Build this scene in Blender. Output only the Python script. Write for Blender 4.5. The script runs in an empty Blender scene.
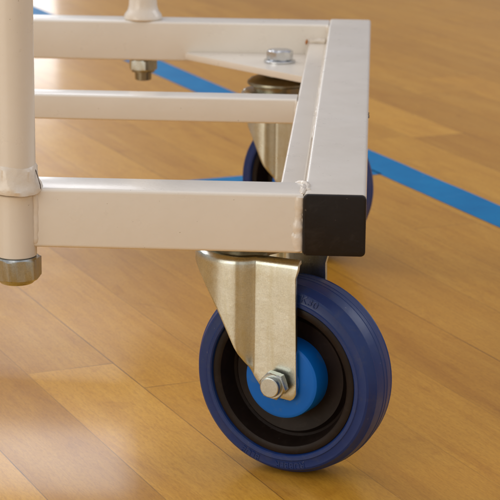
import bpy, bmesh, math, random
from mathutils import Vector, Matrix

S = 0.001                      # everything below is written in millimetres
random.seed(4)
scene = bpy.context.scene
C = scene.collection
FLOOR = -169.1                 # floor level; 0 is the underside of the trolley frame

# ------------------------------------------------------------------ camera
cam_d = bpy.data.cameras.new('camera')
cam = bpy.data.objects.new('camera', cam_d); C.objects.link(cam)
cam_d.sensor_width = 36.0
cam_d.lens = 2128.6 / 500 * 36.0
cam_d.clip_start = 0.05; cam_d.clip_end = 60
pitch, yaw, roll = 0.2551, 0.0559, 0.0103
fw = Vector((-math.sin(yaw)*math.cos(pitch), math.cos(yaw)*math.cos(pitch), -math.sin(pitch)))
rt = Vector((math.cos(yaw), math.sin(yaw), 0)); up = rt.cross(fw)
rt2 = rt*math.cos(roll) + up*math.sin(roll); up2 = up*math.cos(roll) - rt*math.sin(roll)
m = Matrix((rt2, up2, -fw)).transposed().to_4x4()
m.translation = Vector((40.0, -1311.6, 345.5))*S
cam.matrix_world = m
cam_d.dof.use_dof = True
cam_d.dof.focus_distance = 1.385
cam_d.dof.aperture_fstop = 32
scene.camera = cam
scene.render.resolution_x = 1024; scene.render.resolution_y = 1024

# ------------------------------------------------------------------ world: the soft light of a big indoor hall
world = bpy.data.worlds.new('World'); scene.world = world
world.use_nodes = True
wn = world.node_tree.nodes; wl = world.node_tree.links
bg = wn['Background']; bg.inputs['Strength'].default_value = 0.68
tc = wn.new('ShaderNodeTexCoord'); sp = wn.new('ShaderNodeSeparateXYZ')
wl.new(tc.outputs['Generated'], sp.inputs[0])
ramp_y = wn.new('ShaderNodeValToRGB')          # walls: warm end behind the camera brightened to light the fronts, dim end ahead
mr = wn.new('ShaderNodeMapRange'); mr.inputs['From Min'].default_value = -1; mr.inputs['From Max'].default_value = 1
wl.new(sp.outputs['Y'], mr.inputs['Value']); wl.new(mr.outputs[0], ramp_y.inputs[0])
ramp_y.color_ramp.elements[0].position = 0.25; ramp_y.color_ramp.elements[0].color = (0.95, 0.88, 0.78, 1)
ramp_y.color_ramp.elements[1].position = 0.85; ramp_y.color_ramp.elements[1].color = (0.36, 0.34, 0.37, 1)
mz = wn.new('ShaderNodeMapRange'); mz.inputs['From Min'].default_value = 0.35; mz.inputs['From Max'].default_value = 0.8
wl.new(sp.outputs['Z'], mz.inputs['Value'])
mixw = wn.new('ShaderNodeMix'); mixw.data_type = 'RGBA'
wl.new(mz.outputs[0], mixw.inputs['Factor']); wl.new(ramp_y.outputs[0], mixw.inputs['A'])
mixw.inputs['B'].default_value = (1.0, 0.99, 1.10, 1)
nw = wn.new('ShaderNodeTexNoise'); nw.inputs['Scale'].default_value = 2.6; nw.inputs['Detail'].default_value = 2.0
wl.new(tc.outputs['Generated'], nw.inputs['Vector'])
mw = wn.new('ShaderNodeMapRange'); mw.inputs['From Min'].default_value = 0.38; mw.inputs['From Max'].default_value = 0.62
mw.inputs['To Min'].default_value = 0.55; mw.inputs['To Max'].default_value = 1.3
wl.new(nw.outputs['Fac'], mw.inputs['Value'])
vm = wn.new('ShaderNodeVectorMath'); vm.operation = 'SCALE'
wl.new(mixw.outputs['Result'], vm.inputs[0]); wl.new(mw.outputs[0], vm.inputs['Scale'])
wl.new(vm.outputs[0], bg.inputs['Color'])

# ------------------------------------------------------------------ lamps: hall windows, ceiling light and an added fill
def area(name, loc, target, sx, sy, power, col):
    d = bpy.data.lights.new(name, 'AREA'); d.shape = 'RECTANGLE'; d.size = sx; d.size_y = sy
    d.energy = power; d.color = col
    o = bpy.data.objects.new(name, d); C.objects.link(o)
    o.location = loc
    o.rotation_euler = (Vector(target)-Vector(loc)).to_track_quat('-Z', 'Y').to_euler()
    return o
def polar(az, dist, z): return (0.04+dist*math.sin(math.radians(az)), -1.31+dist*math.cos(math.radians(az)), z)
area('far_window_light', polar(-9.9, 9.0, 0.70), (0.0, 0.3, -0.1), 0.44, 0.50, 4.4, (0.96, 0.98, 1.0))
area('gallery_window_light', polar(-8.9, 9.0, 2.69), (0.0, 0.3, -0.1), 0.70, 0.80, 8.0, (0.97, 0.97, 1.0))
area('side_window_light', (-2.1, 1.7, 1.7), (-0.1, 0.2, -0.1), 1.6, 1.3, 34, (0.96, 0.97, 1.0))
area('ceiling_light', (-0.6, -0.6, 5.0), (0, 0, 0), 2.4, 2.4, 20, (1.0, 0.97, 0.95))
area('right_window_light', (2.6, 1.6, 1.7), (0.0, 0.2, -0.05), 1.6, 1.3, 17, (0.95, 0.97, 1.0))
area('left_front_fill_light', (-2.3, -1.9, 0.75), (-0.1, 0.1, -0.05), 2.2, 1.5, 27, (1.0, 0.95, 0.85))  # added fill for bounce from the front left, brightens frame fronts and fork

scene.view_settings.view_transform = 'Standard'
scene.view_settings.look = 'None'
scene.view_settings.exposure = 0.0
scene.view_settings.gamma = 1.0

# ------------------------------------------------------------------ material helpers
def mat(name):
    mt = bpy.data.materials.new(name); mt.use_nodes = True
    return mt, mt.node_tree.nodes, mt.node_tree.links, mt.node_tree.nodes['Principled BSDF']
def nd(nt, typ, **kw):
    n = nt.new(typ)
    for k, v in kw.items():
        if k in n.inputs: n.inputs[k].default_value = v
        else: setattr(n, k, v)
    return n
def ramp(nt, stops):
    r = nt.new('ShaderNodeValToRGB'); e = r.color_ramp.elements
    while len(e) < len(stops): e.new(0.5)
    for el, (p, c) in zip(e, stops):
        el.position = p; el.color = (*c, 1) if len(c) == 3 else c
    return r
def mixc(nt, ln, fac, a, b, blend='MIX'):
    n = nt.new('ShaderNodeMix'); n.data_type = 'RGBA'; n.blend_type = blend
    for s, v in (('Factor', fac), ('A', a), ('B', b)):
        if hasattr(v, 'links'): ln.new(v, n.inputs[s])
        elif isinstance(v, (int, float)): n.inputs[s].default_value = v
        else: n.inputs[s].default_value = (*v, 1)
    return n.outputs['Result']
def math_(nt, ln, op, a, b=0.0, clamp=False):
    n = nt.new('ShaderNodeMath'); n.operation = op; n.use_clamp = clamp
    for i, v in enumerate((a, b)):
        if hasattr(v, 'links'): ln.new(v, n.inputs[i])
        else: n.inputs[i].default_value = v
    return n.outputs[0]
def noise(nt, ln, vec, scale, detail=4, rough=0.55, dist=0.0):
    n = nd(nt, 'ShaderNodeTexNoise', Scale=scale, Detail=detail, Roughness=rough, Distortion=dist)
    if vec is not None: ln.new(vec, n.inputs['Vector'])
    return n.outputs['Fac']
def coords(nt): return nt.new('ShaderNodeTexCoord').outputs['Object']
def bump(nt, ln, h, strength, dist, bsdf, normal=None):
    b = nd(nt, 'ShaderNodeBump', Strength=strength, Distance=dist)
    ln.new(h, b.inputs['Height'])
    if normal is not None: ln.new(normal, b.inputs['Normal'])
    if bsdf is not None: ln.new(b.outputs[0], bsdf.inputs['Normal'])
    return b.outputs[0]

# white stove-enamelled steel, slightly yellowed, with orange peel, specks and a few scuffs
def make_paint(name, base, warm, bs=0.25, bscale=170):
    mt, n, l, p = mat(name)
    co = coords(n)
    f = noise(n, l, co, 14, 5, 0.6)
    r = ramp(n, [(0.3, base), (0.75, warm)]); l.new(f, r.inputs[0])
    sp_ = noise(n, l, co, 420, 2, 0.5)
    spk = ramp(n, [(0.752, (0, 0, 0)), (0.775, (0.8, 0.8, 0.8))]); l.new(sp_, spk.inputs[0])
    c1 = mixc(n, l, spk.outputs[0], r.outputs[0], (0.30, 0.23, 0.15))
    mp = nd(n, 'ShaderNodeMapping'); mp.inputs['Scale'].default_value = (60, 60, 900); l.new(co, mp.inputs[0])
    sc = noise(n, l, mp.outputs[0], 1.0, 3, 0.5, 1.5)
    scr = ramp(n, [(0.70, (0, 0, 0)), (0.78, (0.10, 0.10, 0.10))]); l.new(sc, scr.inputs[0])
    c2 = mixc(n, l, scr.outputs[0], c1, (0.50, 0.44, 0.36))
    l.new(c2, p.inputs['Base Color'])
    rr = nd(n, 'ShaderNodeMapRange'); rr.inputs['To Min'].default_value = 0.22; rr.inputs['To Max'].default_value = 0.38
    l.new(noise(n, l, co, 60, 4), rr.inputs['Value']); l.new(rr.outputs[0], p.inputs['Roughness'])
    p.inputs['Specular IOR Level'].default_value = 0.55
    p.inputs['Coat Weight'].default_value = 0.35; p.inputs['Coat Roughness'].default_value = 0.16
    bump(n, l, noise(n, l, co, bscale, 4, 0.6), bs, 0.0007 if bs < 0.5 else 0.002, p)
    return mt
M_paint = make_paint('white_enamel_paint', (0.79, 0.735, 0.65), (0.74, 0.68, 0.585))
M_weld = make_paint('painted_weld', (0.80, 0.75, 0.68), (0.66, 0.56, 0.42), 0.5, 75)

def make_metal(name, base, alt, r0, r1, scale=260, bs=0.15):
    mt, n, l, p = mat(name)
    co = coords(n)
    f = noise(n, l, co, 35, 6, 0.65)
    r = ramp(n, [(0.32, alt), (0.68, base)]); l.new(f, r.inputs[0])
    g = noise(n, l, co, scale*4, 2, 0.6)
    gr = ramp(n, [(0.35, (0.86, 0.86, 0.86)), (0.65, (1, 1, 1))]); l.new(g, gr.inputs[0])
    l.new(mixc(n, l, 1.0, r.outputs[0], gr.outputs[0], 'MULTIPLY'), p.inputs['Base Color'])
    p.inputs['Metallic'].default_value = 1.0
    rr = nd(n, 'ShaderNodeMapRange'); rr.inputs['To Min'].default_value = r0; rr.inputs['To Max'].default_value = r1
    l.new(noise(n, l, co, 90, 5, 0.6), rr.inputs['Value']); l.new(rr.outputs[0], p.inputs['Roughness'])
    bump(n, l, noise(n, l, co, scale, 4, 0.6), bs, 0.0006, p)
    return mt
M_zinc = make_metal('yellow_zinc_plate', (0.72, 0.78, 0.77), (0.58, 0.60, 0.52), 0.20, 0.40)
M_bolt = make_metal('zinc_bolt', (0.56, 0.60, 0.60), (0.44, 0.46, 0.43), 0.20, 0.38, 300, 0.1)
M_steel = make_metal('bright_zinc_bolt', (0.70, 0.72, 0.74), (0.56, 0.58, 0.60), 0.18, 0.34, 300, 0.08)
M_brass = make_metal('bronzed_bearing', (0.38, 0.36, 0.28), (0.27, 0.24, 0.17), 0.26, 0.40, 200, 0.1)

def add_streaks(mt, col, amt):
    n, l = mt.node_tree.nodes, mt.node_tree.links; p = n['Principled BSDF']
    src = p.inputs['Base Color'].links[0].from_socket; co = coords(n)
    mp = nd(n, 'ShaderNodeMapping'); mp.inputs['Scale'].default_value = (120, 120, 14); l.new(co, mp.inputs[0])
    a = ramp(n, [(0.50, (0, 0, 0)), (0.70, (amt,)*3)]); l.new(noise(n, l, mp.outputs[0], 1.0, 5, 0.65, 0.4), a.inputs[0])
    c = mixc(n, l, a.outputs[0], src, col)
    mp2 = nd(n, 'ShaderNodeMapping'); mp2.inputs['Scale'].default_value = (90, 90, 700); mp2.inputs['Rotation'].default_value = (0.3, 0.6, 0.2); l.new(co, mp2.inputs[0])
    b = ramp(n, [(0.70, (0, 0, 0)), (0.76, (0.45,)*3)]); l.new(noise(n, l, mp2.outputs[0], 1.0, 3, 0.5, 0.8), b.inputs[0])
    l.new(mixc(n, l, b.outputs[0], c, (0.40, 0.37, 0.28)), p.inputs['Base Color'])
add_streaks(M_zinc, (0.52, 0.52, 0.40), 0.6)
def make_plastic(name, col, alt, r0, r1, bs=0.1, scale=240, spec=0.5):
    mt, n, l, p = mat(name)
    co = coords(n)
    r = ramp(n, [(0.3, col), (0.72, alt)]); l.new(noise(n, l, co, 45, 6, 0.65), r.inputs[0])
    l.new(r.outputs[0], p.inputs['Base Color'])
    rr = nd(n, 'ShaderNodeMapRange'); rr.inputs['To Min'].default_value = r0; rr.inputs['To Max'].default_value = r1
    l.new(noise(n, l, co, 70, 5, 0.6), rr.inputs['Value']); l.new(rr.outputs[0], p.inputs['Roughness'])
    p.inputs['Specular IOR Level'].default_value = spec
    bump(n, l, noise(n, l, co, scale, 3), bs, 0.0006, p)
    return mt
M_tyre = make_plastic('blue_rubber', (0.005, 0.027, 0.14), (0.009, 0.033, 0.155), 0.28, 0.48, 0.14, 240, 0.4)
def add_wear(mt, dust, amount, scale, thr):
    n, l = mt.node_tree.nodes, mt.node_tree.links; p = n['Principled BSDF']
    src = p.inputs['Base Color'].links[0].from_socket
    co = coords(n)
    a = ramp(n, [(thr, (0, 0, 0)), (thr+0.10, (amount,)*3)]); l.new(noise(n, l, co, scale, 6, 0.72, 0.6), a.inputs[0])
    b = ramp(n, [(0.745, (0, 0, 0)), (0.77, (0.75,)*3)]); l.new(noise(n, l, co, 330, 2, 0.5), b.inputs[0])
    c = mixc(n, l, a.outputs[0], src, dust)
    l.new(mixc(n, l, b.outputs[0], c, tuple(min(1, v*2.2) for v in dust)), p.inputs['Base Color'])
add_wear(M_tyre, (0.06, 0.07, 0.11), 0.22, 60, 0.52)
M_rim = make_plastic('brown_black_nylon', (0.010, 0.006, 0.0045), (0.017, 0.010, 0.007), 0.42, 0.58, 0.1, 240, 0.2)
M_hub = make_plastic('bright_blue_plastic', (0.0, 0.125, 0.54), (0.001, 0.14, 0.58), 0.34, 0.46, 0.06, 240, 0.3)
add_wear(M_hub, (0.06, 0.16, 0.36), 0.35, 80, 0.56)
add_wear(M_rim, (0.04, 0.03, 0.024), 0.22, 110, 0.54)
M_cap = make_plastic('black_plastic_cap', (0.007, 0.0045, 0.004), (0.012, 0.008, 0.007), 0.36, 0.5, 0.18, 320, 0.3)

add_wear(M_cap, (0.035, 0.028, 0.024), 0.25, 55, 0.54)
# varnished maple strip floor; face attributes carry the plank number, the two UV maps carry the place in the plank
def make_wood():
    mt, n, l, p = mat('varnished_maple')
    uv = nd(n, 'ShaderNodeUVMap'); uv.uv_map = 'plank'
    ue = nd(n, 'ShaderNodeUVMap'); ue.uv_map = 'ends'
    at = n.new('ShaderNodeAttribute'); at.attribute_name = 'plank_tone'; at.attribute_type = 'GEOMETRY'
    sa = n.new('ShaderNodeSeparateColor'); l.new(at.outputs['Color'], sa.inputs[0])
    s1 = n.new('ShaderNodeSeparateXYZ'); l.new(uv.outputs[0], s1.inputs[0])
    s2 = n.new('ShaderNodeSeparateXYZ'); l.new(ue.outputs[0], s2.inputs[0])
    cx = n.new('ShaderNodeCombineXYZ')
    l.new(math_(n, l, 'ADD', s1.outputs[0], math_(n, l, 'MULTIPLY', sa.outputs[0], 37.0)), cx.inputs[0])
    l.new(s1.outputs[1], cx.inputs[1]); l.new(math_(n, l, 'MULTIPLY', sa.outputs[1], 19.0), cx.inputs[2])
    mp = nd(n, 'ShaderNodeMapping'); mp.inputs['Scale'].default_value = (3.2, 30, 1); l.new(cx.outputs[0], mp.inputs[0])
    g1 = noise(n, l, mp.outputs[0], 1.0, 6, 0.6, 1.2)
    mp2 = nd(n, 'ShaderNodeMapping'); mp2.inputs['Scale'].default_value = (26, 420, 1); l.new(cx.outputs[0], mp2.inputs[0])
    g2 = noise(n, l, mp2.outputs[0], 1.0, 4, 0.6, 0.6)
    mp3 = nd(n, 'ShaderNodeMapping'); mp3.inputs['Scale'].default_value = (9, 16, 1); l.new(cx.outputs[0], mp3.inputs[0])
    g3 = noise(n, l, mp3.outputs[0], 1.0, 5, 0.65, 2.2)
    r1 = ramp(n, [(0.2, (0.50, 0.222, 0.020)), (0.48, (0.61, 0.300, 0.031)), (0.8, (0.67, 0.355, 0.048))]); l.new(g1, r1.inputs[0])
    tone = ramp(n, [(0.0, (0.80, 0.75, 0.68)), (0.5, (0.98, 0.98, 0.98)), (1.0, (1.10, 1.12, 1.20))]); l.new(sa.outputs[2], tone.inputs[0])
    c = mixc(n, l, 1.0, r1.outputs[0], tone.outputs[0], 'MULTIPLY')
    fl = ramp(n, [(0.58, (1, 1, 1)), (0.74, (0.80, 0.72, 0.62))]); l.new(g3, fl.inputs[0])
    c = mixc(n, l, 0.75, c, fl.outputs[0], 'MULTIPLY')
    fg = ramp(n, [(0.3, (0.84, 0.79, 0.72)), (0.6, (1, 1, 1))]); l.new(g2, fg.inputs[0])
    c = mixc(n, l, 0.7, c, fg.outputs[0], 'MULTIPLY')
    mpf = nd(n, 'ShaderNodeMapping'); mpf.inputs['Scale'].default_value = (210, 900, 1); l.new(cx.outputs[0], mpf.inputs[0])
    fk_ = ramp(n, [(0.34, (0.86, 0.82, 0.76)), (0.52, (1, 1, 1)), (0.72, (1.05, 1.06, 1.08))]); l.new(noise(n, l, mpf.outputs[0], 1.0, 3, 0.6), fk_.inputs[0])
    c = mixc(n, l, 0.9, c, fk_.outputs[0], 'MULTIPLY')
    # seams: along the strip sides and at the butt ends
    dside = math_(n, l, 'MINIMUM', s1.outputs[1], math_(n, l, 'SUBTRACT', 0.072, s1.outputs[1]))
    dend = math_(n, l, 'MINIMUM', s2.outputs[0], s2.outputs[1])
    d = math_(n, l, 'MINIMUM', dside, dend)
    seam = nd(n, 'ShaderNodeMapRange'); seam.inputs['From Min'].default_value = 0.00022; seam.inputs['From Max'].default_value = 0.00062
    seam.inputs['To Min'].default_value = 1.0; seam.inputs['To Max'].default_value = 0.0
    l.new(d, seam.inputs['Value'])
    us = nd(n, 'ShaderNodeUVMap'); us.uv_map = 'seam'
    s3 = n.new('ShaderNodeSeparateXYZ'); l.new(us.outputs[0], s3.inputs[0])
    hi = math_(n, l, 'GREATER_THAN', s1.outputs[1], 0.036)
    stg = math_(n, l, 'ADD', math_(n, l, 'MULTIPLY', s3.outputs[1], hi), math_(n, l, 'MULTIPLY', s3.outputs[0], math_(n, l, 'SUBTRACT', 1.0, hi)))
    isend = math_(n, l, 'LESS_THAN', dend, dside)
    stg = math_(n, l, 'MAXIMUM', stg, math_(n, l, 'MULTIPLY', isend, 0.55))
    tcw = coords(n)
    wv = ramp(n, [(0.3, (0.35, 0.35, 0.35)), (0.62, (1, 1, 1))]); l.new(noise(n, l, tcw, 9, 3), wv.inputs[0])
    sm = math_(n, l, 'MULTIPLY', math_(n, l, 'MULTIPLY', seam.outputs[0], stg), wv.outputs[0])
    c = mixc(n, l, sm, c, (0.10, 0.036, 0.008))
    # small dark dings and pale scuffs
    dg = ramp(n, [(0.775, (0, 0, 0)), (0.80, (0.55, 0.55, 0.55))]); l.new(noise(n, l, tcw, 70, 2, 0.5, 0.8), dg.inputs[0])
    c = mixc(n, l, dg.outputs[0], c, (0.22, 0.11, 0.04))
    mp4 = nd(n, 'ShaderNodeMapping'); mp4.inputs['Scale'].default_value = (14, 150, 1); mp4.inputs['Rotation'].default_value = (0, 0, 0.5); l.new(tcw, mp4.inputs[0])
    sf = ramp(n, [(0.70, (0, 0, 0)), (0.80, (0.30, 0.30, 0.30))]); l.new(noise(n, l, mp4.outputs[0], 1.0, 4, 0.6, 1.0), sf.inputs[0])
    c = mixc(n, l, sf.outputs[0], c, (0.66, 0.46, 0.24))
    l.new(c, p.inputs['Base Color'])
    rr = nd(n, 'ShaderNodeMapRange'); rr.inputs['To Min'].default_value = 0.26; rr.inputs['To Max'].default_value = 0.42
    l.new(noise(n, l, tcw, 12, 6, 0.65), rr.inputs['Value']); l.new(rr.outputs[0], p.inputs['Roughness'])
    p.inputs['Specular IOR Level'].default_value = 0.30; p.inputs['Specular Tint'].default_value = (1.0, 0.76, 0.34, 1)
    p.inputs['Coat Weight'].default_value = 0.30; p.inputs['Coat Roughness'].default_value = 0.11
    b2 = bump(n, l, g1, 0.10, 0.0012, None)
    bump(n, l, noise(n, l, tcw, 16, 3), 0.12, 0.002, p, b2)
    return mt
M_wood = make_wood()

def make_tape():
    mt, n, l, p = mat('blue_line_paint')
    co = coords(n)
    r = ramp(n, [(0.3, (0.0, 0.145, 0.36)), (0.7, (0.001, 0.185, 0.42))]); l.new(noise(n, l, co, 22, 6, 0.7), r.inputs[0])
    mp = nd(n, 'ShaderNodeMapping'); mp.inputs['Scale'].default_value = (30, 140, 1); mp.inputs['Rotation'].default_value = (0, 0, 0.7); l.new(co, mp.inputs[0])
    w = ramp(n, [(0.62, (0, 0, 0)), (0.76, (0.4, 0.4, 0.4))]); l.new(noise(n, l, mp.outputs[0], 1.0, 4), w.inputs[0])
    c = mixc(n, l, w.outputs[0], r.outputs[0], (0.07, 0.27, 0.52))
    sx = n.new('ShaderNodeSeparateXYZ'); l.new(co, sx.inputs[0])
    pv = math_(n, l, 'ADD', math_(n, l, 'MULTIPLY', sx.outputs[0], 0.887), math_(n, l, 'MULTIPLY', sx.outputs[1], 0.461))
    fr = math_(n, l, 'FRACT', math_(n, l, 'DIVIDE', math_(n, l, 'ADD', pv, 7.205), 0.072))
    jn = math_(n, l, 'LESS_THAN', fr, 0.013)
    c = mixc(n, l, math_(n, l, 'MULTIPLY', jn, 0.5), c, (0.0, 0.04, 0.11))
    ch = ramp(n, [(0.70, (0, 0, 0)), (0.72, (0.8, 0.8, 0.8))]); l.new(noise(n, l, co, 95, 4, 0.7), ch.inputs[0])
    c = mixc(n, l, math_(n, l, 'MULTIPLY', ch.outputs[0], 0.6), c, (0.40, 0.24, 0.08))
    l.new(c, p.inputs['Base Color'])
    p.inputs['Roughness'].default_value = 0.45; p.inputs['Specular IOR Level'].default_value = 0.16
    bump(n, l, noise(n, l, co, 40, 3), 0.1, 0.001, p)
    return mt
M_tape = make_tape()

# ------------------------------------------------------------------ mesh helpers (millimetres in, metres out)
def finish(name, bm, material, parent=None, smooth=38, mods=None):
    bmesh.ops.recalc_face_normals(bm, faces=bm.faces[:])
    me = bpy.data.meshes.new(name)
    bmesh.ops.scale(bm, vec=(S, S, S), verts=bm.verts[:])
    bm.to_mesh(me); bm.free()
    me.materials.append(material)
    for poly in me.polygons: poly.use_smooth = True
    me.set_sharp_from_angle(angle=math.radians(smooth))
    o = bpy.data.objects.new(name, me); C.objects.link(o)
    if parent is not None: o.parent = parent
    return o
def empty(name, loc, rz=0, parent=None):
    o = bpy.data.objects.new(name, None); C.objects.link(o)
    o.empty_display_size = 0.02
    o.location = Vector(loc)*S; o.rotation_euler = (0, 0, rz)
    if parent is not None: o.parent = parent
    return o
def rrect(w, h, r, k=5):
    pts = []
    for cx, cy, a0 in ((w/2-r, h/2-r, 0), (-w/2+r, h/2-r, 90), (-w/2+r, -h/2+r, 180), (w/2-r, -h/2+r, 270)):
        for i in range(k+1):
            a = math.radians(a0+90*i/k); pts.append((cx+r*math.cos(a), cy+r*math.sin(a)))
    return pts
def loft(bm, rings, cap=True, closed=True):
    vs = [[bm.verts.new(p) for p in r] for r in rings]
    for a, b in zip(vs, vs[1:]):
        n = len(a)
        for i in range(n if closed else n-1):
            bm.faces.new((a[i], a[(i+1) % n], b[(i+1) % n], b[i]))
    if cap:
        bm.faces.new(vs[0][::-1]); bm.faces.new(vs[-1])
    return vs
def tube(bm, axis, lo, hi, a0, a1, b0, b1, r=2.6, segs=1):
    """rounded rectangular tube along axis from lo to hi; a, b are the spans on the other two axes"""
    sec = rrect(a1-a0, b1-b0, r)
    ca, cb = (a0+a1)/2, (b0+b1)/2
    rings = []
    for i in range(segs+1):
        t = lo+(hi-lo)*i/segs
        if axis == 'x': rings.append([(t, ca+p, cb+q) for p, q in sec])
        elif axis == 'y': rings.append([(ca+p, t, cb+q) for p, q in sec])
        else: rings.append([(ca+p, cb+q, t) for p, q in sec])
    loft(bm, rings)
def lathe(bm, prof, axis='z', c=(0, 0, 0), n=64, cap=True):
    rings = []
    for t, r in prof:
        ring = []
        for i in range(n):
            a = 2*math.pi*i/n
            p = r*math.cos(a), r*math.sin(a)
            if axis == 'z': ring.append((c[0]+p[0], c[1]+p[1], c[2]+t))
            else: ring.append((c[0]+p[0], c[1]+t, c[2]+p[1]))
        rings.append(ring)
    loft(bm, rings, cap)
def hexnut(bm, axis, t0, t1, af, c=(0, 0, 0), rot=0.0, ch=1.2):
    """hexagon with chamfered corners between t0 and t1"""
    R = af/math.sqrt(3); n = 48
    def ring(t, lim):
        out = []
        for i in range(n):
            a = 2*math.pi*i/n
            k = ((a+math.pi/6) % (math.pi/3))-math.pi/6
            rad = min(af/2/math.cos(k), lim); a += rot
            p = rad*math.cos(a), rad*math.sin(a)
            out.append((c[0]+p[0], c[1]+p[1], c[2]+t) if axis == 'z' else (c[0]+p[0], c[1]+t, c[2]+p[1]))
        return out
    sgn = 1 if t1 > t0 else -1
    loft(bm, [ring(t0, af/2*0.97), ring(t0+sgn*ch*0.6, af/2*1.05), ring(t0+sgn*ch, R*0.995),
              ring(t1-sgn*ch, R*0.995), ring(t1-sgn*ch*0.6, af/2*1.05), ring(t1, af/2*0.97)])
def bead(bm, pts, r, seed, jit=0.35, n=9, step=1.4, squash=1.0):
    """lumpy weld bead along a polyline"""
    rng = random.Random(seed)
    P = [Vector(p) for p in pts]; path = []
    for a, b in zip(P, P[1:]):
        k = max(1, int((b-a).length/step))
        path += [a+(b-a)*i/k for i in range(k)]
    path.append(P[-1])
    rings = []; ph = rng.random()*6; N = len(path)
    for i, p in enumerate(path):
        d = (path[min(i+1, N-1)]-path[max(i-1, 0)]).normalized()
        u = d.orthogonal().normalized() if abs(d.z) > 0.9 else d.cross(Vector((0, 0, 1))).normalized()
        w = d.cross(u)
        rr = r*(1+jit*(0.35*math.sin(i*0.37+ph)+0.25*math.sin(i*0.9+2*ph)+0.45*(rng.random()-0.5)))
        if i in (0, N-1): rr *= 0.35
        off = (u*(rng.random()-0.5)+w*(rng.random()-0.5))*r*0.16
        rings.append([p+off+(u*math.cos(2*math.pi*j/n)+w*math.sin(2*math.pi*j/n)*squash)*rr*(1+0.07*(rng.random()-0.5)) for j in range(n)])
    loft(bm, rings)
def slab(bm, outline, z0, z1, r=0.8):
    """flat plate from an xy outline with softened rims"""
    c = sum((Vector(p) for p in outline), Vector((0, 0)))/len(outline)
    def sh(d): return [Vector(p)+(c-Vector(p)).normalized()*d for p in outline]
    loft(bm, [[(p.x, p.y, z) for p in sh(d)] for z, d in ((z0, r), (z0+r, 0), (z1-r, 0), (z1, r))])

# ------------------------------------------------------------------ floor
D = Vector((0.461, -0.887)).normalized(); Pp = Vector((-D.y, D.x))      # along the strips / across them
if Pp.x < 0: Pp = -Pp
def build_floor():
    rng = random.Random(11)
    bm = bmesh.new()
    u1 = bm.loops.layers.uv.new('plank'); u2 = bm.loops.layers.uv.new('ends'); u3 = bm.loops.layers.uv.new('seam')
    col = bm.loops.layers.float_color.new('plank_tone')
    Wd = 72.0; ext = 6500
    known = {0: 0.95, -2: 0.95, -1: 0.55, 1: 0.48, 4: 0.85, 2: 0.26, 3: 0.34, 5: 0.45}
    stren = {k: known.get(k, rng.uniform(0.35, 0.75)) for k in range(-200, 200)}
    for i in range(int(-ext/Wd), int(ext/Wd)):
        off = -5+i*Wd
        # one known butt joint in each of the two strips seen in front, the others at random
        start = {-1: -332, 0: -265}.get(i)
        lens = []
        x = -ext
        if start is not None:
            cuts = [start]
            while cuts[0] > -ext: cuts.insert(0, cuts[0]-rng.uniform(950, 1500))
            while cuts[-1] < ext: cuts.append(cuts[-1]+rng.uniform(950, 1500))
        else:
            cuts = [-ext-rng.uniform(0, 1200)]
            while cuts[-1] < ext: cuts.append(cuts[-1]+rng.uniform(700, 1500))
            if i in (1, 2, -2, -3):        # no butt joint shows in these strips close to the wheel
                cuts = [c for c in cuts if not (-620 < c < 40)]
        for a, b in zip(cuts, cuts[1:]):
            tone = (rng.random(), rng.random(), rng.betavariate(2.2, 2.2))
            q = [(a, 0), (b, 0), (b, Wd), (a, Wd)]
            vs = [bm.verts.new((*(D*s+Pp*(off+t)), 0)) for s, t in q]
            f = bm.faces.new(vs)
            for lp, (s, t) in zip(f.loops, q):
                lp[u1].uv = ((s-a)*S, t*S); lp[u2].uv = ((s-a)*S, (b-s)*S); lp[u3].uv = (stren[i], stren[i+1]); lp[col] = (*tone, 1)
    for f in bm.faces:
        if f.normal.z < 0: f.normal_flip()
    me = bpy.data.meshes.new('floor'); bmesh.ops.scale(bm, vec=(S, S, S), verts=bm.verts[:])
    bm.normal_update()
    for f in bm.faces:
        if f.normal.z < 0: f.normal_flip()
    bm.to_mesh(me); bm.free(); me.materials.append(M_wood)
    o = bpy.data.objects.new('floor', me); C.objects.link(o); o.location.z = FLOOR*S
    o['kind'] = 'structure'
build_floor()

def court_line(label, origin, direction, length0, length1, w0, w1):
    """painted line: a sheet a fraction of a millimetre above the boards, slightly uneven edges"""
    rng = random.Random(label)
    d = Vector(direction).normalized(); s = Vector((-d.y, d.x)); bm = bmesh.new(); o = Vector(origin)
    k = 160; rows = []
    for i in range(k+1):
        t = length0+(length1-length0)*i/k
        rows.append([bm.verts.new((*(o+d*t+s*(w0+rng.uniform(-.5, .5))), FLOOR+0.45)), bm.verts.new((*(o+d*t+s*(w1+rng.uniform(-.5, .5))), FLOOR+0.45))])
    for a, b in zip(rows, rows[1:]): bm.faces.new((a[0], a[1], b[1], b[0]))
    bm.normal_update()
    ob = finish('court_line', bm, M_tape)
    ob['label'] = label; ob['category'] = 'floor line'; ob['group'] = 'blue court lines on the floor'
    return ob
d1 = Vector((0.455, -0.890)).normalized(); p1 = Vector((0.890, 0.455)).normalized()
o1 = Pp*536+D*(-900)
court_line('long blue court line crossing the wooden floor diagonally behind the trolley',
           o1, d1, -3500, 3500, -24.5, 24)
o2 = D*(-891)
court_line('blue court line that runs behind the near rail and ends against the long diagonal line', o2, Pp, -2500, 514, -25, 25)

# ------------------------------------------------------------------ trolley
trolley = empty('trolley', (0, 380, FLOOR))
trolley['label'] = 'white painted steel trolley frame on blue rubber swivel castors, standing on a wooden sports floor'
trolley['category'] = 'trolley'
base = Vector((0, 380, FLOOR))
def part(name, bm, material, parent=trolley, smooth=38):
    if parent is trolley: bmesh.ops.translate(bm, vec=-base, verts=bm.verts[:])
    return finish(name, bm, material, parent, smooth)

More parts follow.
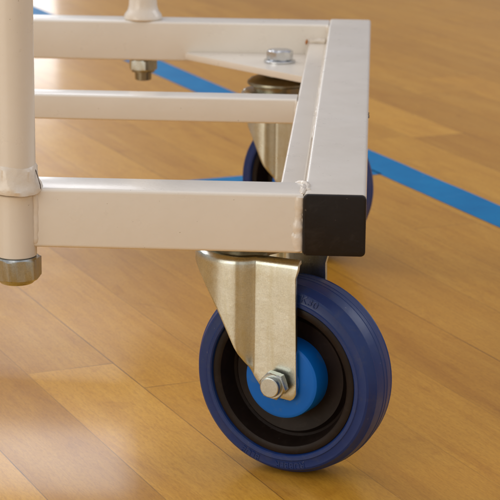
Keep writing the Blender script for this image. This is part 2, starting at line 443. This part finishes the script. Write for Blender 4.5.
XL = -560                       # the rails run on to the left of the picture
bm = bmesh.new(); tube(bm, 'y', 3.0, 757, 0, 40, 0, 40, 2.6); side = part('outer_rail', bm, M_paint)
bm = bmesh.new(); tube(bm, 'x', -184, -0.3, 2.2, 38.0, 0.6, 39.6, 2.4); part('end_rail', bm, M_paint)
bm = bmesh.new(); tube(bm, 'x', XL, -189, 2.2, 38.0, 0.6, 39.6, 2.4); part('end_rail', bm, M_paint)
bm = bmesh.new(); tube(bm, 'x', XL, -0.3, 721, 756.2, 1.5, 39.6, 2.4); part('end_rail', bm, M_paint)
bm = bmesh.new(); tube(bm, 'x', XL+22, -19.5, 421, 446, 1.5, 22.4, 2.0); part('cross_rail', bm, M_paint)
bm = bmesh.new(); tube(bm, 'y', 37.5, 721.4, -19.2, -2.2, 1.0, 22.0, 1.9); part('inner_rail', bm, M_paint)
bm = bmesh.new(); tube(bm, 'y', 3.0, 757, XL-40, XL-0.3, 0, 40, 2.6); part('outer_rail', bm, M_paint)

# welds
bm = bmesh.new()
bead(bm, [(-2.2, 4.6, 39), (-2.9, 4.3, 25), (-3.3, 4.3, 12), (-2.2, 4.6, 0.8)], 3.6, 3, 0.26, step=1.5, n=16)
bead(bm, [(-5.2, 4.4, 16), (-4.6, 4.3, 9), (-4.2, 4.4, 4)], 3.1, 44, 0.26, step=1.5, n=16)
bead(bm, [(-0.4, 33, 39.4), (-0.6, 18, 39.8), (-0.8, 4, 39.6)], 1.7, 5, 0.5)
bead(bm, [(-7, 39.0, 38.0), (-3, 37.5, 39.0), (1.5, 30, 39.6), (2.5, 12, 39.4)], 1.9, 6, 0.35)
part('weld', bm, M_weld)
bm = bmesh.new()
bead(bm, [(-1.0, 270, 21.2), (-1.0, 400, 21.2), (-1.0, 560, 21.6), (-1.2, 719, 22.0)], 1.9, 8, 0.14, step=3)
bead(bm, [(-0.8, 719.5, 22), (-0.8, 720, 39)], 1.9, 9, 0.4)
bead(bm, [(-19.5, 719.8, 23), (-10, 719.6, 24.5), (-2, 719.8, 23.5)], 3.0, 10, 0.25)
bead(bm, [(-20.0, 719.4, 8), (-20.2, 719.2, 16), (-19.6, 719.4, 23)], 2.2, 12, 0.4)
part('weld', bm, M_weld)
bm = bmesh.new()
bead(bm, [(-20.2, 420.6, 2), (-20.3, 420.4, 12), (-19.8, 421, 21.5)], 1.6, 14, 0.4)
part('weld', bm, M_weld)

# black push-in cap in the near end of the outer rail
def end_cap(x0):
    bm = bmesh.new()
    rings = []
    for y, ins, r in ((4.0, 3.0, 1.2), (3.0, 3.0, 1.2), (2.95, 0.2, 2.9), (0.9, 0.0, 3.0), (0.25, 0.35, 2.9), (-0.05, 1.2, 2.4)):
        rings.append([(x0+20+p, y, 20+q) for p, q in rrect(40-2*ins, 40-2*ins, r)])
    loft(bm, rings)
    part('end_cap', bm, M_cap)
end_cap(0.0); end_cap(XL-40.15)

# corner gussets that carry the castors
def gusset(pts, z0=5, z1=11):
    bm = bmesh.new(); slab(bm, pts, z0, z1, 0.9); part('corner_gusset', bm, M_paint)
gusset([(-135, 720.6), (-138, 714), (-134, 708.5), (-20, 596), (-19.5, 600), (-19.5, 720.6)])
gusset([(-135, 38.5), (-19.5, 38.5), (-19.5, 150), (-24, 151), (-137, 46)])

# upright posts with their weld collars and nuts below the rail
def post(x, y, rad, collar_low, collar_high, flare):
    bm = bmesh.new()
    lathe(bm, [(-6.0, rad-0.6), (-5.4, rad), (collar_low-1.9, rad), (collar_low-1.3, rad-0.5), (collar_low-1.2, rad-3), (collar_low+1, rad-3), (collar_low+1.2, rad), (900, rad)], 'z', (x, y, 0), 48); part('post', bm, M_paint)
    bm = bmesh.new(); rng = random.Random(x*7+y)
    prof = [(collar_low, rad-2.0), (collar_low+0.4, flare*0.985), (collar_low+2.8, flare), (collar_low+5.0, rad+(flare-rad)*0.78), (collar_low+9.0, rad+(flare-rad)*0.38),
            (collar_high-2, rad+1.2), (collar_high, rad+0.15)]
    rings = []
    for k, (z, r) in enumerate(prof):
        rings.append([(x+math.cos(a)*(r+(0.55*math.sin(5*a+k)+0.3*math.sin(11*a+2*k)+0.45*(rng.random()-.5))*(0 < k < 6)), y+math.sin(a)*(r+(0.55*math.sin(5*a+k)+0.3*math.sin(11*a+2*k))*(0 < k < 6)),
                       z+0.7*math.sin(3*a+1.3)*(k > 2)+0.5*math.sin(2*a)*(k <= 2)) for a in [2*math.pi*i/64 for i in range(64)]])
    loft(bm, rings); part('weld_collar', bm, M_weld)
    bm = bmesh.new()
    hexnut(bm, 'z', -6.2, -21.5, 28.5, (x, y, 0), math.radians(-9), 1.6)
    lathe(bm, [(-21.0, 12.6), (-22.3, 12.3), (-24.0, 10.6), (-24.6, 7.0)], 'z', (x, y, 0), 40)
    part('nut', bm, M_bolt, smooth=22)
post(-184.8, 7.2, 13.2, 36.5, 54.0, 17.8)
bm = bmesh.new(); bead(bm, [(-171.6, 4.2, 38), (-171.2, 4.0, 26), (-171.4, 4.0, 12), (-171.8, 4.2, 1)], 2.6, 31, 0.05, step=2.5, n=16); part('weld', bm, M_weld)
M_chip, _n, _l, _p = mat('bare_rusty_crevice'); _p.inputs['Base Color'].default_value = (0.05, 0.028, 0.014, 1); _p.inputs['Roughness'].default_value = 0.8
def ring_pts(r, z, a0, a1, k=8): return [(-184.8+r*math.cos(math.radians(a0+(a1-a0)*i/k)), 7.2+r*math.sin(math.radians(a0+(a1-a0)*i/k)), z+0.5*math.sin(i*2.1)) for i in range(k+1)]
M_rust, _n, _l, _p = mat('orange_rust'); _p.inputs['Base Color'].default_value = (0.42, 0.15, 0.025, 1); _p.inputs['Roughness'].default_value = 0.85
def chip(pts, r, seed, jit, step, m=None):
    bm = bmesh.new(); bead(bm, pts, r, seed, jit, 6, step); part('paint_chip' if m is None else 'rust_spot', bm, m or M_chip)
chip([(-171.2, 4.0, 52.0), (-169.2, 1.2, 47.0), (-167.5, -0.4, 42.5), (-167.1, -1.2, 39.8)], 0.3, 71, 0.6, 0.8)
chip([(40.0, 268, 38.2), (40.05, 276, 37.4), (39.9, 280, 38.3), (40.0, 290, 37.7)], 0.45, 72, 0.9, 1.2)
chip([(-21.6, 717.4, 21), (-21.2, 716.6, 23.5), (-20.8, 717.2, 26)], 1.1, 81, 0.4, 0.9, M_rust)
def rear_post(x, y):
    bm = bmesh.new(); lathe(bm, [(38, 13.2), (900, 13.2)], 'z', (x, y, 0), 48); part('post', bm, M_paint)
    bm = bmesh.new()
    lathe(bm, [(39.7, 17.4), (41.2, 18.6), (44.5, 18.0), (48.5, 15.0), (53, 13.8), (60, 13.3)], 'z', (x, y, 0), 48); part('weld_collar', bm, M_weld)
    bm = bmesh.new(); hexnut(bm, 'z', 1.4, -9.8, 25.5, (x, y, 0), 0.25, 1.4); part('nut', bm, M_bolt, smooth=22)
    bm = bmesh.new(); lathe(bm, [(-9, 11.5), (-11.5, 11.3), (-11.8, 8.2), (-19.2, 8.0), (-19.8, 7.2)], 'z', (x, y, 0), 32); part('threaded_stud', bm, M_brass)
rear_post(-181.0, 737)

# ------------------------------------------------------------------ castor (local: X = trailing direction, -Y = side turned to the camera, z 0 = underside of frame)
AX, AZ = 35.0, -101.0            # axle
R_, HW = 68.1, 20.65
def text_mesh(bm, s, size, radius, mid_deg, y_of_r, flip=False, depth=0.55):
    """raised lettering bent round the wheel on its camera side"""
    cu = bpy.data.curves.new('lettering', 'FONT'); cu.body = s; cu.size = size; cu.align_x = 'CENTER'; cu.align_y = 'CENTER'
    cu.extrude = depth; cu.resolution_u = 4; cu.space_character = 1.08
    to = bpy.data.objects.new('lettering', cu); C.objects.link(to)
    dg = bpy.context.evaluated_depsgraph_get(); dg.update()
    me = bpy.data.meshes.new_from_object(to.evaluated_get(dg))
    bpy.data.objects.remove(to); bpy.data.curves.remove(cu)
    idx = []
    for v in me.vertices:
        r = radius+v.co.y; a = math.radians(mid_deg)-v.co.x/radius
        idx.append(bm.verts.new((AX+r*math.cos(a), y_of_r(r)-v.co.z*1.0, AZ+r*math.sin(a))))
    for p in me.polygons:
        try: bm.faces.new([idx[i] for i in p.vertices])
        except ValueError: pass
    bpy.data.meshes.remove(me)

def castor():
    root = empty('castor', (0, 0, 0))
    # --- tyre: chamfered sidewalls, crowned tread
    half = [(17.2, 52.6), (19.6, 53.4), (20.4, 54.2), (20.5, 56.4), (19.9, 57.0), (19.6, 57.8), (19.5, 62.2), (18.7, 63.6), (13.6, 65.9), (12.9, 66.6), (12.4, 67.0), (11.8, 66.9), (11.3, 66.75), (7, 67.6), (3.0, 67.95), (2.6, 68.3), (2.0, 68.3), (1.5, 68.0), (0, 68.05)]
    prof = [(-t, r) for t, r in half] + [(t, r) for t, r in half[-2::-1]]
    bm = bmesh.new(); lathe(bm, prof, 'y', (AX, 0, AZ), 160, cap=False)
    def ys(r): return -(19.5 if r < 62.2 else 19.5-(r-62.2)*0.55)
    text_mesh(bm, 'K30', 7.6, 60.4, 71, ys, depth=0.7)
    text_mesh(bm, 'RUBBER', 6.0, 60.2, 277, ys, depth=0.5)
    text_mesh(bm, 'BLUE', 6.0, 60.2, 248, ys, depth=0.5)
    finish('tyre', bm, M_tyre, root, 24)
    # --- rim: flat lip, deep dish, web
    bm = bmesh.new()
    h = [(17.0, 53.0), (18.3, 52.5), (18.6, 51.8), (18.5, 48.2), (17.9, 47.2), (9.5, 45.4), (4.2, 43.8), (3.0, 42.2), (4.6, 40.6), (6.4, 39.6), (6.0, 37.0), (4.5, 30.0), (4.0, 20.0), (4.0, 10.0)]
    lathe(bm, [(-t, r) for t, r in h], 'y', (AX, 0, AZ), 128, cap=False)
    lathe(bm, [(t, r) for t, r in h], 'y', (AX, 0, AZ), 128, cap=False)
    lathe(bm, [(-17.0, 53.0), (17.0, 53.0)], 'y', (AX, 0, AZ), 128, cap=False)
    finish('rim', bm, M_rim, root, 34)
    # --- hub
    bm = bmesh.new()
    hb = [(0, 27.6), (18.5, 26.8), (19.9, 26.3), (20.6, 25.2), (20.8, 24.0), (20.8, 13.5), (21.6, 12.8), (22.2, 9), (22.2, 5.5)]
    lathe(bm, [(-t, r) for t, r in hb[::-1]]+[(t, r) for t, r in hb[1:]], 'y', (AX, 0, AZ), 96)
    finish('hub', bm, M_hub, root, 30)
    # --- fork: pressed sheet, flat legs whose leading part wraps round the swivel head
    r, nf, uf = 34.0, 25.2, 14.6
    ru = 37.5
    path = []
    for i in range(13): path.append((48.5-(48.5-17.5)*i/12, nf))                    # flat leg, trailing edge to fold
    a0 = math.acos(8.6/r)
    path += [(16.9, nf+0.15), (16.0, nf+0.7), (14.8, nf+1.9), (13.4, nf+3.6), (12.0, nf+5.1), (10.4, nf+6.3)]
    for i in range(25): 
        a = a0+(math.pi-a0)*i/24; path.append((8.6+(r*math.cos(a)-8.6)*(ru+8.6)/(r+8.6), r*math.sin(a)))
    lead = [(-40, -25.2), (-31.4, -25.8), (-27.6, -28.7), (-23.0, -32.9), (-17.9, -38.9), (-12.2, -46.3), (-6.3, -55.2), (-0.2, -66.6), (5.9, -79.2), (11.8, -88.2), (14.6, -92.6),
            (17.2, -99.5), (24.6, -109.0), (27.0, -111.0), (44.2, -112.6), (46.6, -111.2), (48.2, -108.4), (48.9, -105)]
    def zbot(u):
        for (u0, z0), (u1, z1) in zip(lead, lead[1:]):
            if u <= u1: 
                t = max(0, (u-u0)/(u1-u0)); return z0+(z1-z0)*t
        return lead[-1][1]
    extra = [44.5, 46.8, 48.0]
    us = sorted({p[0] for p in path if p[0] > 17} | set(extra) | {24.6, 27.0, 44.2}, reverse=True)
    path = [(u, nf) for u in us] + [p for p in path if p[0] < 17]
    full = [(u, -n) for u, n in path] + [(u, n) for u, n in path[-2::-1]]
    ZT = -15.5
    top = [(0.0, 5.2), (-0.45, 3.2), (-1.7, 1.3), (-3.6, 0.35), (-6.0, 0.0)]
    bm = bmesh.new(); grid = []
    N = len(full)
    for k, (u, n) in enumerate(full):
        cxu = max(min(u, 17.0), 0.0)                                          # inward direction for the bend
        if u > 15: inw = Vector((0, -math.copysign(1, n)))
        else: inw = Vector((-u, -n)).normalized()
        zb = min(zbot(u), ZT-7.5)
        col = [Vector((u+inw.x*i, n+inw.y*i, ZT+z)) for z, i in top]
        for j in range(1, 15):
            t = j/14; z = ZT-6+(zb-ZT+6)*t
            uu = u
            if u > 17: uu = u-1.9*(1-t)*(u-17)/31.5
            col.append(Vector((uu, n, z)))
        grid.append([bm.verts.new(p) for p in col])
    for a, b in zip(grid, grid[1:]):
        for j in range(len(a)-1): bm.faces.new((a[j], a[j+1], b[j+1], b[j]))
    # flat top between the legs (open over the wheel)
    half_n = len(path)
    for k in range(half_n-1):
        if full[k][0] <= 22.0:
            v = [grid[k][0], grid[k+1][0], grid[N-2-k][0], grid[N-1-k][0]]
            v = list(dict.fromkeys(v))
            if len(v) > 2: bm.faces.new(v)
    fk = finish('fork', bm, M_zinc, root, 40)
    sm = fk.modifiers.new('sheet', 'SOLIDIFY'); sm.thickness = 0.0028; sm.offset = -1
    bv = fk.modifiers.new('edge', 'BEVEL'); bv.width = 0.0004; bv.segments = 2; bv.limit_method = 'ANGLE'; bv.angle_limit = math.radians(50)
    # --- swivel bearing pan
    bm = bmesh.new()
    lathe(bm, [(4.9, 15), (-1.0, 16), (-2.2, 21), (-4.6, 27.5), (-7.0, 30.2), (-8.8, 30.6), (-9.8, 29.8), (-10.2, 25), (-17.4, 24)], 'z', (0, 0, 0), 80)
    finish('swivel_bearing', bm, M_brass, root, 34)
    # --- mounting bolt through the gusset
    bm = bmesh.new()
    lathe(bm, [(11.05, 14.6), (11.3, 15.0), (12.8, 15.0), (13.2, 14.5)], 'z', (0, 0, 0), 48)
    hexnut(bm, 'z', 13.2, 22.6, 22.5, (0, 0, 0), math.radians(23), 1.3)
    lathe(bm, [(22.5, 8.6), (22.9, 8.2)], 'z', (0, 0, 0), 32)
    finish('mounting_bolt', bm, M_steel, root, 22)
    # --- axle: bolt head on the near side, nut on the far side
    bm = bmesh.new()
    hexnut(bm, 'y', -28.15, -34.8, 17.2, (AX, 0, AZ), 0.35, 0.8)
    lathe(bm, [(-34.0, 6.6), (-34.6, 7.1), (-38.0, 7.0), (-38.55, 6.8), (-38.85, 6.2), (-38.9, 0.4)], 'y', (AX, 0, AZ), 40)
    hexnut(bm, 'y', 28.2, 34.6, 14.4, (AX, 0, AZ), 0.1, 0.9)
    lathe(bm, [(-30, 5), (30, 5)], 'y', (AX, 0, AZ), 24)
    finish('axle_bolt', bm, M_bolt, root, 22)
    return root

c0 = castor()
def place(c, x, y, a):
    c.parent = trolley; c.location = (Vector((x, y, 0))-base)*S; c.rotation_euler = (0, 0, -a)
def copy_castor(src):
    r = src.copy(); C.objects.link(r)
    for ch in src.children:
        k = ch.copy(); C.objects.link(k); k.parent = r
    return r
c1 = copy_castor(c0)
place(c0, -38.5, 84.9, 0.408); c0['label'] = 'castor under the near corner, its blue wheel fully in view'
place(c1, -44.8, 673.0, 0.62); c1['label'] = 'castor under the far corner, half hidden by the rails'
